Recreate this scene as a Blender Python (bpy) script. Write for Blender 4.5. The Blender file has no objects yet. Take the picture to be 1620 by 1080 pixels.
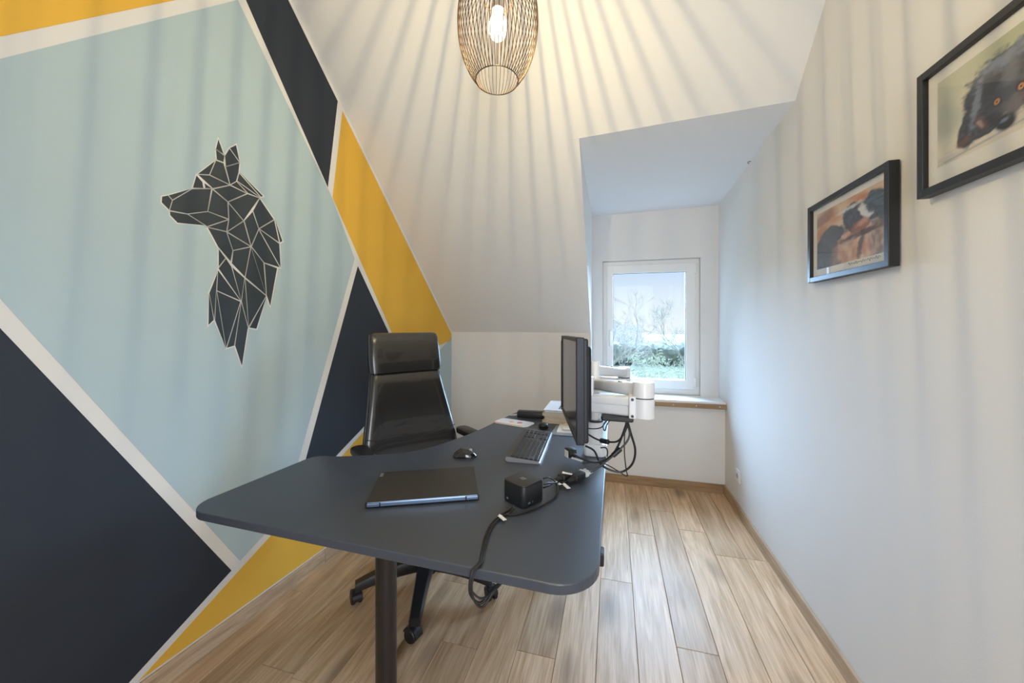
import bpy, bmesh, math, random
from mathutils import Vector, Matrix, noise
random.seed(7)
sc = bpy.context.scene
COL = sc.collection
PI = math.pi
# ------------------------------------------------------------------ camera
F = 590.0                       # focal length in pixels of the 1620 px wide frame
CH = 1.35                       # camera height
YAW = math.atan((970 - 810) / F)
HZ = 513.0                      # horizon row
cd = bpy.data.cameras.new('camera'); cam = bpy.data.objects.new('camera', cd); COL.objects.link(cam)
cd.sensor_width = 36; cd.lens = F / 1620 * 36
cd.shift_y = -(540 - HZ) / 1620
cd.clip_start = 0.02; cd.clip_end = 300
cam.location = (0, 0, CH); cam.rotation_euler = (PI / 2, 0, YAW)
sc.camera = cam
# ------------------------------------------------------------------ view, world, lights
vs = sc.view_settings
vs.view_transform = 'Standard'; vs.look = 'None'; vs.gamma = 1; vs.use_curve_mapping = False
vs.exposure = 0.12
w = bpy.data.worlds.new('sky'); sc.world = w; w.use_nodes = True
nt = w.node_tree; nt.nodes.clear()
tc = nt.nodes.new('ShaderNodeTexCoord'); sp = nt.nodes.new('ShaderNodeSeparateXYZ')
rp = nt.nodes.new('ShaderNodeValToRGB'); bg = nt.nodes.new('ShaderNodeBackground'); ow = nt.nodes.new('ShaderNodeOutputWorld')
nt.links.new(tc.outputs['Generated'], sp.inputs[0]); nt.links.new(sp.outputs['Z'], rp.inputs[0])
nt.links.new(rp.outputs[0], bg.inputs[0]); nt.links.new(bg.outputs[0], ow.inputs[0])
e = rp.color_ramp.elements
e[0].position = 0.0; e[0].color = (0.85, 0.90, 0.96, 1)
e[1].position = 0.9; e[1].color = (0.28, 0.45, 0.85, 1)
k = e.new(0.07); k.color = (0.74, 0.82, 0.93, 1)
k = e.new(0.16); k.color = (0.50, 0.65, 0.90, 1)
bg.inputs[1].default_value = 1.0

def lamp(name, kind, loc, energy, color, **kw):
    d = bpy.data.lights.new(name, kind); d.energy = energy; d.color = color
    for a, b in kw.items(): setattr(d, a, b)
    o = bpy.data.objects.new(name, d); COL.objects.link(o); o.location = loc
    return o
# hazy winter daylight falling in through the dormer window
sun = lamp('daylight', 'SUN', (0.5, 8, 6), 50.0, (0.44, 0.67, 1.0), angle=math.radians(85))
sun.rotation_euler = Vector((-0.15, -0.76, -0.54)).to_track_quat('-Z', 'Y').to_euler()
# added fill light behind the camera; no window is known there
back = lamp('rear_fill_light', 'AREA', (0.42, -1.02, 1.40), 33.0, (0.84, 0.91, 1.0), shape='RECTANGLE', size=.72, size_y=1.5)
back.rotation_euler = (PI / 2, 0, 0)
BULB = (-0.352, 1.127, 2.292)
bulb_light = lamp('bulb_light', 'POINT', BULB, 34.0, (1.0, 0.80, 0.42), shadow_soft_size=0.0033)

# ------------------------------------------------------------------ pixel -> place helpers
_c, _s = math.cos(YAW), math.sin(YAW)
def ray(u, v):
    a = (u - 810) / F; b = (HZ - v) / F
    return Vector((-_s + a * _c, _c + a * _s, b))
O = Vector((0, 0, CH))
def PZ(u, v, z): r = ray(u, v); return O + r * ((z - CH) / r.z)
def PX(u, v, x): r = ray(u, v); return O + r * (x / r.x)
def PY(u, v, y): r = ray(u, v); return O + r * (y / r.y)
def PD(u, v, d): return O + ray(u, v) * d
# ------------------------------------------------------------------ materials
def srgb(r, g, b):
    f = lambda c: c / 12.92 if c <= .04045 else ((c + .055) / 1.055) ** 2.4
    return (f(r / 255), f(g / 255), f(b / 255), 1)
def mat(name, col, rough=.5, metal=0, spec=.5, var=.06, scale=40, bump=0, bscale=200, coat=0):
    m = bpy.data.materials.new(name); m.use_nodes = True
    n = m.node_tree.nodes; l = m.node_tree.links; b = n['Principled BSDF']
    b.inputs['Roughness'].default_value = rough; b.inputs['Metallic'].default_value = metal
    b.inputs['Specular IOR Level'].default_value = spec
    b.inputs['Coat Weight'].default_value = coat
    t = n.new('ShaderNodeTexCoord'); ns = n.new('ShaderNodeTexNoise'); ns.inputs['Scale'].default_value = scale
    ns.inputs['Detail'].default_value = 5
    l.new(t.outputs['Object'], ns.inputs['Vector'])
    mx = n.new('ShaderNodeMix'); mx.data_type = 'RGBA'
    mx.inputs[6].default_value = tuple(c * (1 - var) for c in col[:3]) + (1,)
    mx.inputs[7].default_value = tuple(min(1, c * (1 + var)) for c in col[:3]) + (1,)
    l.new(ns.outputs['Fac'], mx.inputs[0]); l.new(mx.outputs[2], b.inputs['Base Color'])
    if bump:
        n2 = n.new('ShaderNodeTexNoise'); n2.inputs['Scale'].default_value = bscale; n2.inputs['Detail'].default_value = 3
        l.new(t.outputs['Object'], n2.inputs['Vector'])
        bp = n.new('ShaderNodeBump'); bp.inputs['Strength'].default_value = bump; bp.inputs['Distance'].default_value = .002
        l.new(n2.outputs['Fac'], bp.inputs['Height']); l.new(bp.outputs[0], b.inputs['Normal'])
    return m
def wood(name, dark, light, rough=.45, axis=1, vary=.22, knots=True):
    m = bpy.data.materials.new(name); m.use_nodes = True
    n = m.node_tree.nodes; l = m.node_tree.links; b = n['Principled BSDF']; b.inputs['Roughness'].default_value = rough
    g = n.new('ShaderNodeNewGeometry'); oi = n.new('ShaderNodeObjectInfo')
    cb = n.new('ShaderNodeCombineXYZ')
    ml = n.new('ShaderNodeMath'); ml.operation = 'MULTIPLY'; ml.inputs[1].default_value = 37.0
    l.new(oi.outputs['Random'], ml.inputs[0]); l.new(ml.outputs[0], cb.inputs[0]); l.new(ml.outputs[0], cb.inputs[1])
    ad = n.new('ShaderNodeVectorMath'); ad.operation = 'ADD'; l.new(g.outputs['Position'], ad.inputs[0]); l.new(cb.outputs[0], ad.inputs[1])
    mp = n.new('ShaderNodeMapping'); s = [14, 14, 14]; s[axis] = 1.1; mp.inputs['Scale'].default_value = s
    l.new(ad.outputs[0], mp.inputs[0])
    n1 = n.new('ShaderNodeTexNoise'); n1.inputs['Scale'].default_value = 1.6; n1.inputs['Detail'].default_value = 8; n1.inputs['Distortion'].default_value = 1.6
    l.new(mp.outputs[0], n1.inputs['Vector'])
    mp2 = n.new('ShaderNodeMapping'); s = [90, 90, 90]; s[axis] = 2.2; mp2.inputs['Scale'].default_value = s
    l.new(ad.outputs[0], mp2.inputs[0])
    n2 = n.new('ShaderNodeTexNoise'); n2.inputs['Scale'].default_value = 2.5; n2.inputs['Detail'].default_value = 6
    l.new(mp2.outputs[0], n2.inputs['Vector'])
    a = n.new('ShaderNodeMix'); a.data_type = 'FLOAT'; a.inputs[0].default_value = .4
    l.new(n1.outputs['Fac'], a.inputs[2]); l.new(n2.outputs['Fac'], a.inputs[3])
    r = n.new('ShaderNodeValToRGB'); r.color_ramp.elements[0].position = .34; r.color_ramp.elements[0].color = dark
    r.color_ramp.elements[1].position = .62; r.color_ramp.elements[1].color = light
    l.new(a.outputs[0], r.inputs[0])
    hs = n.new('ShaderNodeHueSaturation'); mr = n.new('ShaderNodeMapRange')
    mr.inputs[3].default_value = 1 - vary; mr.inputs[4].default_value = 1 + vary * .6
    l.new(oi.outputs['Random'], mr.inputs[0]); l.new(mr.outputs[0], hs.inputs['Value']); l.new(r.outputs[0], hs.inputs['Color'])
    out = hs.outputs[0]
    if knots:
        mp3 = n.new('ShaderNodeMapping'); s = [6.2, 6.2, 6.2]; s[axis] = 2.4; mp3.inputs['Scale'].default_value = s
        l.new(ad.outputs[0], mp3.inputs[0])
        vo = n.new('ShaderNodeTexVoronoi'); vo.inputs['Scale'].default_value = .62
        l.new(mp3.outputs[0], vo.inputs['Vector'])
        kr = n.new('ShaderNodeValToRGB'); kr.color_ramp.elements[0].position = .07; kr.color_ramp.elements[0].color = (1, 1, 1, 1)
        kr.color_ramp.elements[1].position = .24; kr.color_ramp.elements[1].color = (0, 0, 0, 1)
        l.new(vo.outputs['Distance'], kr.inputs[0])
        mk = n.new('ShaderNodeMath'); mk.operation = 'MULTIPLY'; mk.inputs[1].default_value = .72; l.new(kr.outputs[0], mk.inputs[0])
        mm = n.new('ShaderNodeMix'); mm.data_type = 'RGBA'; mm.inputs[7].default_value = tuple(c * .35 for c in dark[:3]) + (1,)
        l.new(mk.outputs[0], mm.inputs[0]); l.new(out, mm.inputs[6]); out = mm.outputs[2]
    l.new(out, b.inputs['Base Color'])
    bp = n.new('ShaderNodeBump'); bp.inputs['Strength'].default_value = .12; bp.inputs['Distance'].default_value = .002
    l.new(n2.outputs['Fac'], bp.inputs['Height']); l.new(bp.outputs[0], b.inputs['Normal'])
    return m
def glass(name, refl=.5, tint=(1, 1, 1, 1), rough=.0):
    m = bpy.data.materials.new(name); m.use_nodes = True
    n = m.node_tree.nodes; l = m.node_tree.links; n.clear()
    t = n.new('ShaderNodeBsdfTransparent'); t.inputs[0].default_value = tint
    g = n.new('ShaderNodeBsdfGlossy'); g.inputs['Roughness'].default_value = rough
    f = n.new('ShaderNodeFresnel'); f.inputs[0].default_value = 1.45
    gb = n.new('ShaderNodeNewGeometry'); io = n.new('ShaderNodeMapRange')     # thin sheet: same reflectance from both sides
    io.inputs[3].default_value = 1.45; io.inputs[4].default_value = 1 / 1.45
    l.new(gb.outputs['Backfacing'], io.inputs[0]); l.new(io.outputs[0], f.inputs[0])
    k = n.new('ShaderNodeMath'); k.operation = 'MULTIPLY'; k.inputs[1].default_value = refl
    x = n.new('ShaderNodeMixShader'); o = n.new('ShaderNodeOutputMaterial')
    l.new(f.outputs[0], k.inputs[0]); l.new(k.outputs[0], x.inputs[0]); l.new(t.outputs[0], x.inputs[1]); l.new(g.outputs[0], x.inputs[2])
    l.new(x.outputs[0], o.inputs[0])
    return m
M = dict(
    wall=mat('wall_paint', (.78, .765, .745, 1), .75, var=.02, scale=3, bump=.12, bscale=260, spec=.3),
    ceil=mat('ceiling_paint', (.80, .79, .77, 1), .8, var=.02, scale=3, bump=.1, bscale=220, spec=.3),
    white_paint=mat('mural_white', (.76, .74, .70, 1), .7, var=.02, scale=4, spec=.3),
    pale=mat('mural_pale_blue', (.44, .55, .575, 1), .7, var=.03, scale=5, bump=.1, bscale=260, spec=.3),
    yellow=mat('mural_yellow', (.80, .46, .06, 1), .7, var=.04, scale=5, bump=.1, bscale=260, spec=.3),
    navy=mat('mural_navy', (.026, .033, .046, 1), .65, var=.08, scale=5, bump=.1, bscale=260, spec=.35),
    slate=mat('wolf_slate', (.028, .040, .050, 1), .6, var=.05, scale=8),
    oak=wood('oak_floor', (.45, .265, .13, 1), (.76, .53, .335, 1), .46),
    oak_x=wood('oak_board_x', (.26, .145, .065, 1), (.47, .30, .16, 1), .5, axis=0, knots=False),
    oak_y=wood('oak_board_y', (.32, .21, .12, 1), (.56, .41, .27, 1), .5, axis=1, knots=False),
    sub=mat('subfloor', (.05, .04, .03, 1), .9),
    upvc=mat('window_frame', (.82, .82, .81, 1), .3, var=.01),
    gasket=mat('gasket', (.05, .05, .05, 1), .6),
    pane=glass('window_glass', .12, (.97, .99, .985, 1)),
    picglass=glass('picture_glass', 1.0),
    desk=mat('desk_laminate', (.054, .064, .084, 1), .38, var=.10, scale=500, spec=.5, bump=.08, bscale=900),
    black=mat('black_plastic', (.014, .014, .016, 1), .4, var=.1),
    satin=mat('black_satin_steel', (.012, .012, .014, 1), .32, var=.1),
    gloss=mat('gloss_black', (.010, .010, .011, 1), .08, var=.05, coat=.6),
    leather=mat('black_leather', (.015, .014, .014, 1), .21, var=.15, scale=60, bump=.25, bscale=420, spec=.7, coat=.5),
    screen=mat('dark_screen', (.02, .02, .021, 1), .16, var=.03, spec=.6),
    moncase=mat('monitor_case', (.011, .012, .018, 1), .42, spec=.35, var=.08, scale=60),
    armwhite=mat('arm_white', (.80, .81, .83, 1), .3, var=.01),
    cable=mat('cable_black', (.011, .011, .012, 1), .42, var=.1),
    label=mat('white_label', (.78, .77, .75, 1), .5, var=.02),
    keyb=mat('keyboard_body', (.045, .043, .042, 1), .4, var=.06),
    keybevel=mat('keyboard_silver', (.42, .44, .50, 1), .3, metal=.3, var=.03),
    key=mat('keycap', (.028, .028, .029, 1), .35, var=.05),
    laptop=mat('laptop_lid', (.040, .037, .035, 1), .42, var=.06, scale=300, metal=.25),
    hinge=mat('laptop_hinge', (.20, .27, .40, 1), .28, metal=.75, var=.03),
    silver=mat('silver', (.62, .62, .62, 1), .28, metal=.9, var=.03),
    wire=mat('lamp_wire', (.085, .05, .026, 1), .35, metal=.8, var=.05),
    sock=mat('lamp_socket', (.50, .47, .42, 1), .35, metal=.4, var=.03),
    frame=mat('frame_black', (.011, .011, .012, 1), .38, var=.15, scale=70),
    mount=mat('picture_mount', (.80, .78, .73, 1), .8, var=.01),
    socket=mat('socket_white', (.78, .78, .77, 1), .35, var=.01),
    paper=mat('paper_cream', (.62, .53, .41, 1), .8, var=.15, scale=90),
    paper2=mat('paper_white', (.74, .73, .71, 1), .7, var=.06, scale=60),
    grey=mat('cover_grey', (.25, .28, .32, 1), .4, var=.1),
    navyc=mat('cover_navy', (.03, .03, .06, 1), .35),
    orange=mat('print_orange', (.75, .28, .12, 1), .5), pink=mat('print_pink', (.65, .18, .25, 1), .5), gold=mat('print_gold', (.80, .52, .10, 1), .5),
    bark=mat('pale_bark', (.44, .40, .35, 1), .9, var=.2, scale=4),
    bark2=mat('greenish_twigs', (.48, .49, .37, 1), .9, var=.2, scale=4),
    lawn=mat('winter_grass', (.19, .19, .135, 1), .95, var=.25, scale=.6),
    hedge=mat('hedge_green', (.31, .325, .26, 1), .95, var=.35, scale=2.5),
    render_wall=mat('house_render', (.33, .31, .29, 1), .9), roof=mat('house_roof', (.30, .23, .20, 1), .9, var=.2, scale=3),
    dorm=mat('dormer_ceiling_white', (.82, .82, .83, 1), .8, var=.01, spec=.3),
)
# ------------------------------------------------------------------ mesh helpers
def obj(name, bm, m, parent=None, smooth=False, kind=None):
    me = bpy.data.meshes.new(name)
    bmesh.ops.recalc_face_normals(bm, faces=bm.faces)
    if smooth:
        for f in bm.faces: f.smooth = True
        for ed in bm.edges:
            if len(ed.link_faces) == 2 and ed.calc_face_angle(0) > .7: ed.smooth = False
    bm.to_mesh(me); bm.free()
    me.materials.append(m)
    o = bpy.data.objects.new(name, me); COL.objects.link(o)
    if parent is not None:
        o.parent = parent
        o.matrix_parent_inverse = Matrix.Identity(4)
    if kind: o['kind'] = kind
    return o
def thing(name, label, cat, loc=(0, 0, 0), rz=0, group=None):
    o = bpy.data.objects.new(name, None); COL.objects.link(o); o.empty_display_size = .05
    o.location = loc; o.rotation_euler = (0, 0, rz); o['label'] = label; o['category'] = cat
    if group: o['group'] = group
    return o
def tag(o, label, cat, group=None):
    o['label'] = label; o['category'] = cat
    if group: o['group'] = group
    return o
def setpiece(name, loc=(0, 0, 0)):
    o = bpy.data.objects.new(name, None); COL.objects.link(o); o['kind'] = 'structure'; o.location = loc; return o
def B(): return bmesh.new()
def box(bm, lo, hi, bev=0, seg=2, M4=None):
    r = bmesh.ops.create_cube(bm, size=1)['verts']
    for v in r:
        v.co = Vector(((lo[i] + hi[i]) / 2 + v.co[i] * (hi[i] - lo[i]) for i in range(3)))
    if bev:
        es = list({e for v in r for e in v.link_edges})
        g = bmesh.ops.bevel(bm, geom=es, offset=bev, segments=seg, affect='EDGES', profile=.5)
        r = list({v for f in g['faces'] for v in f.verts} | {v for v in r if v.is_valid})
    if M4 is not None:
        for v in r: v.co = M4 @ v.co
    return bm
def prism(bm, pts, off):            # flat polygon (3D points) pushed along off
    off = Vector(off)
    a = [bm.verts.new(p) for p in pts]; b = [bm.verts.new(Vector(p) + off) for p in pts]
    n = len(a)
    bm.faces.new(a); bm.faces.new(b[::-1])
    for i in range(n): bm.faces.new((a[i], b[i], b[(i + 1) % n], a[(i + 1) % n]))
    return bm
def loft(bm, rings, cap=True, closed=False):
    vs_ = [[bm.verts.new(p) for p in r] for r in rings]; n = len(rings[0]); k = len(rings)
    for i in range(k if closed else k - 1):
        A, C = vs_[i], vs_[(i + 1) % k]
        for j in range(n): bm.faces.new((A[j], A[(j + 1) % n], C[(j + 1) % n], C[j]))
    if cap and not closed:
        bm.faces.new(vs_[0][::-1]); bm.faces.new(vs_[-1])
    return bm
def circ(c, r, n, ax='z', r2=None):
    c = Vector(c); r2 = r if r2 is None else r2; o = []
    for i in range(n):
        a = 2 * PI * i / n; x, y = r * math.cos(a), r2 * math.sin(a)
        o.append(c + (Vector((x, y, 0)) if ax == 'z' else Vector((x, 0, y)) if ax == 'y' else Vector((0, x, y))))
    return o
def lathe(bm, prof, c=(0, 0, 0), n=24, cap=True):
    return loft(bm, [circ((c[0], c[1], c[2] + z), max(r, 1e-5), n) for r, z in prof], cap)
def cyl(bm, a, b, r, n=16, r2=None, bev=0):
    a, b = Vector(a), Vector(b); d = (b - a).normalized(); L = (b - a).length
    q = d.to_track_quat('Z', 'Y'); r2 = r if r2 is None else r2
    prof = [(r, 0), (r2, L)] if not bev else [(r - bev, 0), (r, bev), (r2, L - bev), (r2 - bev, L)]
    return loft(bm, [[a + q @ Vector((rr * math.cos(2 * PI * i / n), rr * math.sin(2 * PI * i / n), z)) for i in range(n)] for rr, z in prof])
def spline(pts, k=8):
    P = [Vector(p) for p in pts]; out = []
    for i in range(len(P) - 1):
        p0 = P[max(i - 1, 0)]; p1 = P[i]; p2 = P[i + 1]; p3 = P[min(i + 2, len(P) - 1)]
        for j in range(k):
            t = j / k
            out.append(.5 * ((2 * p1) + (p2 - p0) * t + (2 * p0 - 5 * p1 + 4 * p2 - p3) * t * t + (3 * p1 - p0 - 3 * p2 + p3) * t ** 3))
    out.append(P[-1]); return out
def tube(bm, pts, r, n=8, k=8, closed=False):
    path = spline(pts, k) if k else [Vector(p) for p in pts]
    rings = []; up = None
    for i, p in enumerate(path):
        if closed: d = path[(i + 1) % len(path)] - path[i - 1]
        else: d = path[min(i + 1, len(path) - 1)] - path[max(i - 1, 0)]
        d.normalize()
        if up is None: up = d.orthogonal().normalized()
        up = (up - d * up.dot(d)).normalized(); s = d.cross(up)
        rr = r[min(i, len(r) - 1)] if isinstance(r, (list, tuple)) else r
        rings.append([p + up * rr * math.cos(2 * PI * j / n) + s * rr * math.sin(2 * PI * j / n) for j in range(n)])
    return loft(bm, rings, cap=not closed, closed=closed)
def rrect(cx, cy, hx, hy, r, n=5):
    o = []
    for sx, sy, a0 in ((1, 1, 0), (-1, 1, PI / 2), (-1, -1, PI), (1, -1, 1.5 * PI)):
        for i in range(n + 1):
            a = a0 + PI / 2 * i / n
            o.append((cx + sx * (hx - r) + r * math.cos(a), cy + sy * (hy - r) + r * math.sin(a)))
    return o
def slab(bm, outline, z0, z1, bev=.002):     # rounded-edge slab from a 2D outline (convex-ish)
    n = len(outline); cx = sum(p[0] for p in outline) / n; cy = sum(p[1] for p in outline) / n
    def inset(d):
        o = []
        for i in range(n):
            p0, p1, p2 = Vector(outline[i - 1]), Vector(outline[i]), Vector(outline[(i + 1) % n])
            e = ((p1 - p0).normalized() + (p2 - p1).normalized()).normalized()
            o.append((p1.x - e.y * d, p1.y + e.x * d))
        return o
    area = sum(outline[i][0] * outline[(i + 1) % n][1] - outline[(i + 1) % n][0] * outline[i][1] for i in range(n))
    sg = 1 if area > 0 else -1
    i1, i2 = inset(sg * bev), inset(sg * bev * .3)
    rings = [[(x, y, z0) for x, y in i1], [(x, y, z0 + bev * .3) for x, y in i2], [(x, y, z0 + bev) for x, y in outline],
             [(x, y, z1 - bev) for x, y in outline], [(x, y, z1 - bev * .3) for x, y in i2], [(x, y, z1) for x, y in i1]]
    return loft(bm, [[Vector(p) for p in r] for r in rings])
def xf(bm, M4):
    for v in bm.verts: v.co = M4 @ v.co
    return bm
# ------------------------------------------------------------------ the room
XR, YL, YU = 0.8635, 3.32, 3.509            # wall beside the pictures, wall under the sill, wall around the window
KZ, SL = 1.277, 0.985                        # knee wall height, slope of the roof (dz/dy)
CZ = 3.22
XC = -0.187                                  # dormer cheek
LW0 = Vector((-1.63, 1.02, 0)); LWD = Vector((.056, 1, 0)).normalized(); LWN = Vector((LWD.y, -LWD.x, 0))
def xl(y): return LW0.x + .056 * (y - 1.02)
slope_z = lambda y: KZ + SL * (YL - y)
slope_y = lambda z: YL - (z - KZ) / SL
o = obj('wall_right', prism(B(), [(XR, -1.2, -.05), (XR, 3.7, -.05), (XR, 3.7, 3.4), (XR, -1.2, 3.4)], (.12, 0, 0)), M['wall'], kind='structure')
wall_left = obj('wall_left', prism(B(), [(xl(-1.2), -1.2, -.05), (xl(3.7), 3.7, -.05), (xl(3.7), 3.7, 3.4), (xl(-1.2), -1.2, 3.4)], -LWN * .12), M['white_paint'], kind='structure')
wr = B()
for lo, hi in (((-1.9, -1.2, -.05), (0.02, -1.05, 3.4)), ((.82, -1.2, -.05), (1.0, -1.05, 3.4)), ((0.02, -1.2, -.05), (.82, -1.05, .63)), ((0.02, -1.2, 2.17), (.82, -1.05, 3.4)), ((0.02, -1.22, .63), (.82, -1.15, 2.17))):  # rear recess made up to go with the added fill light
    box(wr, lo, hi)
obj('wall_rear', wr, M['wall'], kind='structure')
yt = slope_y(CZ)
obj('ceiling', prism(B(), [(-1.95, -1.2, CZ), (1.0, -1.2, CZ), (1.0, yt + .02, CZ), (-1.95, yt + .02, CZ)], (0, 0, .1)), M['ceil'], kind='structure')
DF = (2.13, 2.165)                           # where the dormer ceiling meets the slope (by the wall, by the cheek)
DR = slope_z(DF[0]); DL = slope_z(DF[1]); DBR, DBL = 2.357, 2.342
nrm = Vector((0, SL, 1)).normalized() * .12
sp_ = [(-1.8, YL, KZ), (XC - .001, YL, KZ), (XC - .001, DF[1], DL), (XR + .05, DF[0] - .002, DR + .002), (XR + .05, yt - .02, CZ + .02), (-1.8, yt - .02, CZ + .02)]
sp_ = [(x, y, slope_z(y)) for x, y, z in sp_]
obj('ceiling_slope', prism(B(), sp_, nrm), M['ceil'], kind='structure')
obj('wall_back', prism(B(), [(-1.8, YL, -.05), (XC - .001, YL, -.05), (XC - .001, YL, KZ), (-1.8, YL, KZ)], (0, .12, 0)), M['wall'], kind='structure')
obj('wall_dormer_cheek', prism(B(), [(XC, DF[1] + .012, DL), (XC, YL + .012, KZ), (XC, YL + .012, .6), (XC, 3.75, .6), (XC, 3.75, DBL + .1), (XC, DF[1] + .012, DL + .05)], (-.10, .0, 0)), M['dorm'], kind='structure')
obj('ceiling_dormer', prism(B(), [(XC - .05, DF[1] - .003, DL), (XR + .05, DF[0] - .003, DR), (XR + .05, 3.7, DBR - .007), (XC - .05, 3.7, DBL - .007)], (0, .06, .1)), M['dorm'], kind='structure')
obj('wall_niche', prism(B(), [(XC, YL, -.05), (XR + .05, YL, -.05), (XR + .05, YL, .69), (XC, YL, .69)], (0, .38, 0)), M['wall'], kind='structure')
# wall around the window
WX0, WX1, WZ0, WZ1 = -.092, .724, .735, 1.925
wb = B()
T = .24
for lo, hi in (((XC - .1, YU, .60), (WX0, YU + T, 2.6)), ((WX1, YU, .60), (XR + .1, YU + T, 2.6)), ((WX0, YU, .60), (WX1, YU + T, WZ0)), ((WX0, YU, WZ1), (WX1, YU + T, 2.6))):
    box(wb, lo, hi)
obj('wall_window', wb, M['wall'], kind='structure')
# sill: oak board, daylight glare coloured in as white, oak lip and screw heads
sill = setpiece('trim_1')
obj('sill_board', box(B(), (XC + .002, 3.288, .700), (XR - .001, YU + .03, .733), .004), M['upvc'], sill)
obj('oak_lip', box(B(), (XC + .002, 3.272, .678), (XR - .001, 3.288, .716), .003), M['oak_x'], sill)
for i in range(6):
    obj('screw', cyl(B(), (XR - .05 - i * .17, 3.274, .698), (XR - .05 - i * .17, 3.268, .698), .005, 10), M['silver'], sill)
# window
win = setpiece('window_1', (0, 0, 0))
fy = YU + .035
def ring_frame(bm, x0, x1, z0, z1, wl, wr_, wb_, wt, y0, y1, bev=.004):
    box(bm, (x0, y0, z0), (x0 + wl, y1, z1), bev); box(bm, (x1 - wr_, y0, z0), (x1, y1, z1), bev)
    box(bm, (x0 + wl - bev, y0 + .0005, z0), (x1 - wr_ + bev, y1 - .0005, z0 + wb_), bev); box(bm, (x0 + wl - bev, y0 + .0005, z1 - wt), (x1 - wr_ + bev, y1 - .0005, z1), bev)
    return bm
obj('window_frame', ring_frame(B(), WX0 + .001, WX1 - .001, WZ0 + .001, WZ1 - .001, .045, .045, .06, .045, fy, fy + .06), M['upvc'], win)
GX0, GX1, GZ0, GZ1 = .0, .612, .862, 1.812
sash = obj('window_sash', ring_frame(B(), WX0 + .035, WX1 - .035, WZ0 + .045, WZ1 - .035, GX0 - WX0 - .035, WX1 - .035 - GX1, GZ0 - WZ0 - .045, WZ1 - .035 - GZ1, fy - .016, fy + .05, .006), M['upvc'], win)
obj('gasket', ring_frame(B(), GX0 - .003, GX1 + .003, GZ0 - .003, GZ1 + .003, .006, .006, .006, .006, fy - .004, fy + .012, .001), M['gasket'], sash)
obj('window_pane', box(B(), (GX0 - .004, fy + .012, GZ0 - .004), (GX1 + .004, fy + .018, GZ1 + .004)), M['pane'], win)
h = B(); box(h, (-.040, fy - .022, 1.22), (-.016, fy - .014, 1.30), .003); cyl(h, (-.028, fy - .02, 1.275), (-.028, fy - .05, 1.275), .008, 10); box(h, (-.037, fy - .056, 1.150), (-.019, fy - .042, 1.288), .005)
obj('window_handle', h, M['upvc'], win, True)
for z in (WZ1 - .13, WZ0 + .07):
    h = B(); box(h, (WX1 - .050, fy - .028, z), (WX1 - .026, fy - .012, z + .085), .005)
    cyl(h, (WX1 - .038, fy - .026, z + .004), (WX1 - .038, fy - .026, z + .08), .009, 10)
    obj('hinge', h, M['upvc'], win, True)
# painted mural on the wall: each painted field a thin panel of the wall
def LWp(u, v):
    r = ray(u, v); p0 = LW0; t = (p0 - Vector((0, 0, 0))).dot(LWN) / r.dot(LWN)
    p = r * t; return ((p - Vector((LW0.x, LW0.y, 0))).dot(LWD), p.z + CH)
def L3(s, z, off=0): return Vector((LW0.x, LW0.y, 0)) + LWD * s + Vector((0, 0, z)) + LWN * off
def clip(poly, a, b, c):            # keep a*s+b*z<=c
    out = []
    for i in range(len(poly)):
        p, q = poly[i], poly[(i + 1) % len(poly)]
        fp, fq = a * p[0] + b * p[1] - c, a * q[0] + b * q[1] - c
        if fp <= 0: out.append(p)
        if fp * fq < 0:
            t = fp / (fp - fq); out.append((p[0] + (q[0] - p[0]) * t, p[1] + (q[1] - p[1]) * t))
    return out
# slope line on the wall in (s,z): y = 1.02 + s*LWD.y
def field(px, m):
    p = [LWp(u, v) for u, v in px]
    p = clip(p, 0, -1, -.078); p = clip(p, 0, 1, CZ - .01); p = clip(p, SL * LWD.y, 1, KZ + SL * (YL - 1.02) - .028)
    p = clip(p, 1, 0, (YL - 1.02) / LWD.y - .012)
    return obj('mural_field', prism(B(), [L3(s, z, -.001) for s, z in p], LWN * .0022), m, wall_left)
field([(-360, 133), (-360, -900), (300, -500), (376, -40), (354, -16), (278, 0), (0, 58)], M['yellow'])
field([(-283, 163), (0, 93), (376, 0), (526, 314), (561, 409), (449, 812), (379.5, 887), (0, 472)], M['pale'])
field([(-360, 143), (0, 519), (366, 902), (203, 1080), (100, 1192), (-360, 1900)], M['navy'])
field([(216, 1080), (433, 841.7), (540, 722), (574, 684), (640, 614), (640, 1100), (100, 1250), (180, 1120)], M['yellow'])
field([(714, 534), (714, 760), (644, 760), (644, 610)], M['pale'])
field([(566, 421), (617.5, 532), (646, 594), (572.5, 678), (540, 712), (466, 792)], M['navy'])
field([(542.5, 168.5), (720, 535), (690.5, 548), (652, 588), (622.5, 532), (526, 312)], M['yellow'])
field([(389, 0), (340, -115), (420, -115), (465, 0), (535, 151.5), (518.5, 296)], M['navy'])
# floor: boards laid towards the window
floor = obj('floor', box(B(), (-1.95, -1.2, -.06), (1.0, 3.45, -.017)), M['sub'], kind='structure')
PW = .1605; x0 = -.065 - PW * 11
first = {0: 1.10, 1: 2.05}
for i in range(19):
    xa = x0 + i * PW; xb = xa + PW
    if xa > .87: break
    xb2 = min(xb, .875)
    y = -1.1 - random.random() * 1.1
    while y < 3.33:
        L = 1.55 if random.random() < .5 else random.choice((1.0, 1.2, 1.35)); yb = min(y + L, 3.335)
        if yb - y > .03:
            b_ = box(B(), (xa + .0009, y + .0009, -.018), (xb2 - .0009, yb - .0009, random.uniform(-.0006, 0)), 0)
            bmesh.ops.bevel(b_, geom=[e for e in b_.edges if all(v.co.z > -.01 for v in e.verts)], offset=.0012, segments=1, affect='EDGES')
            obj('plank', b_, M['oak'], floor)
        y += L
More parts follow.
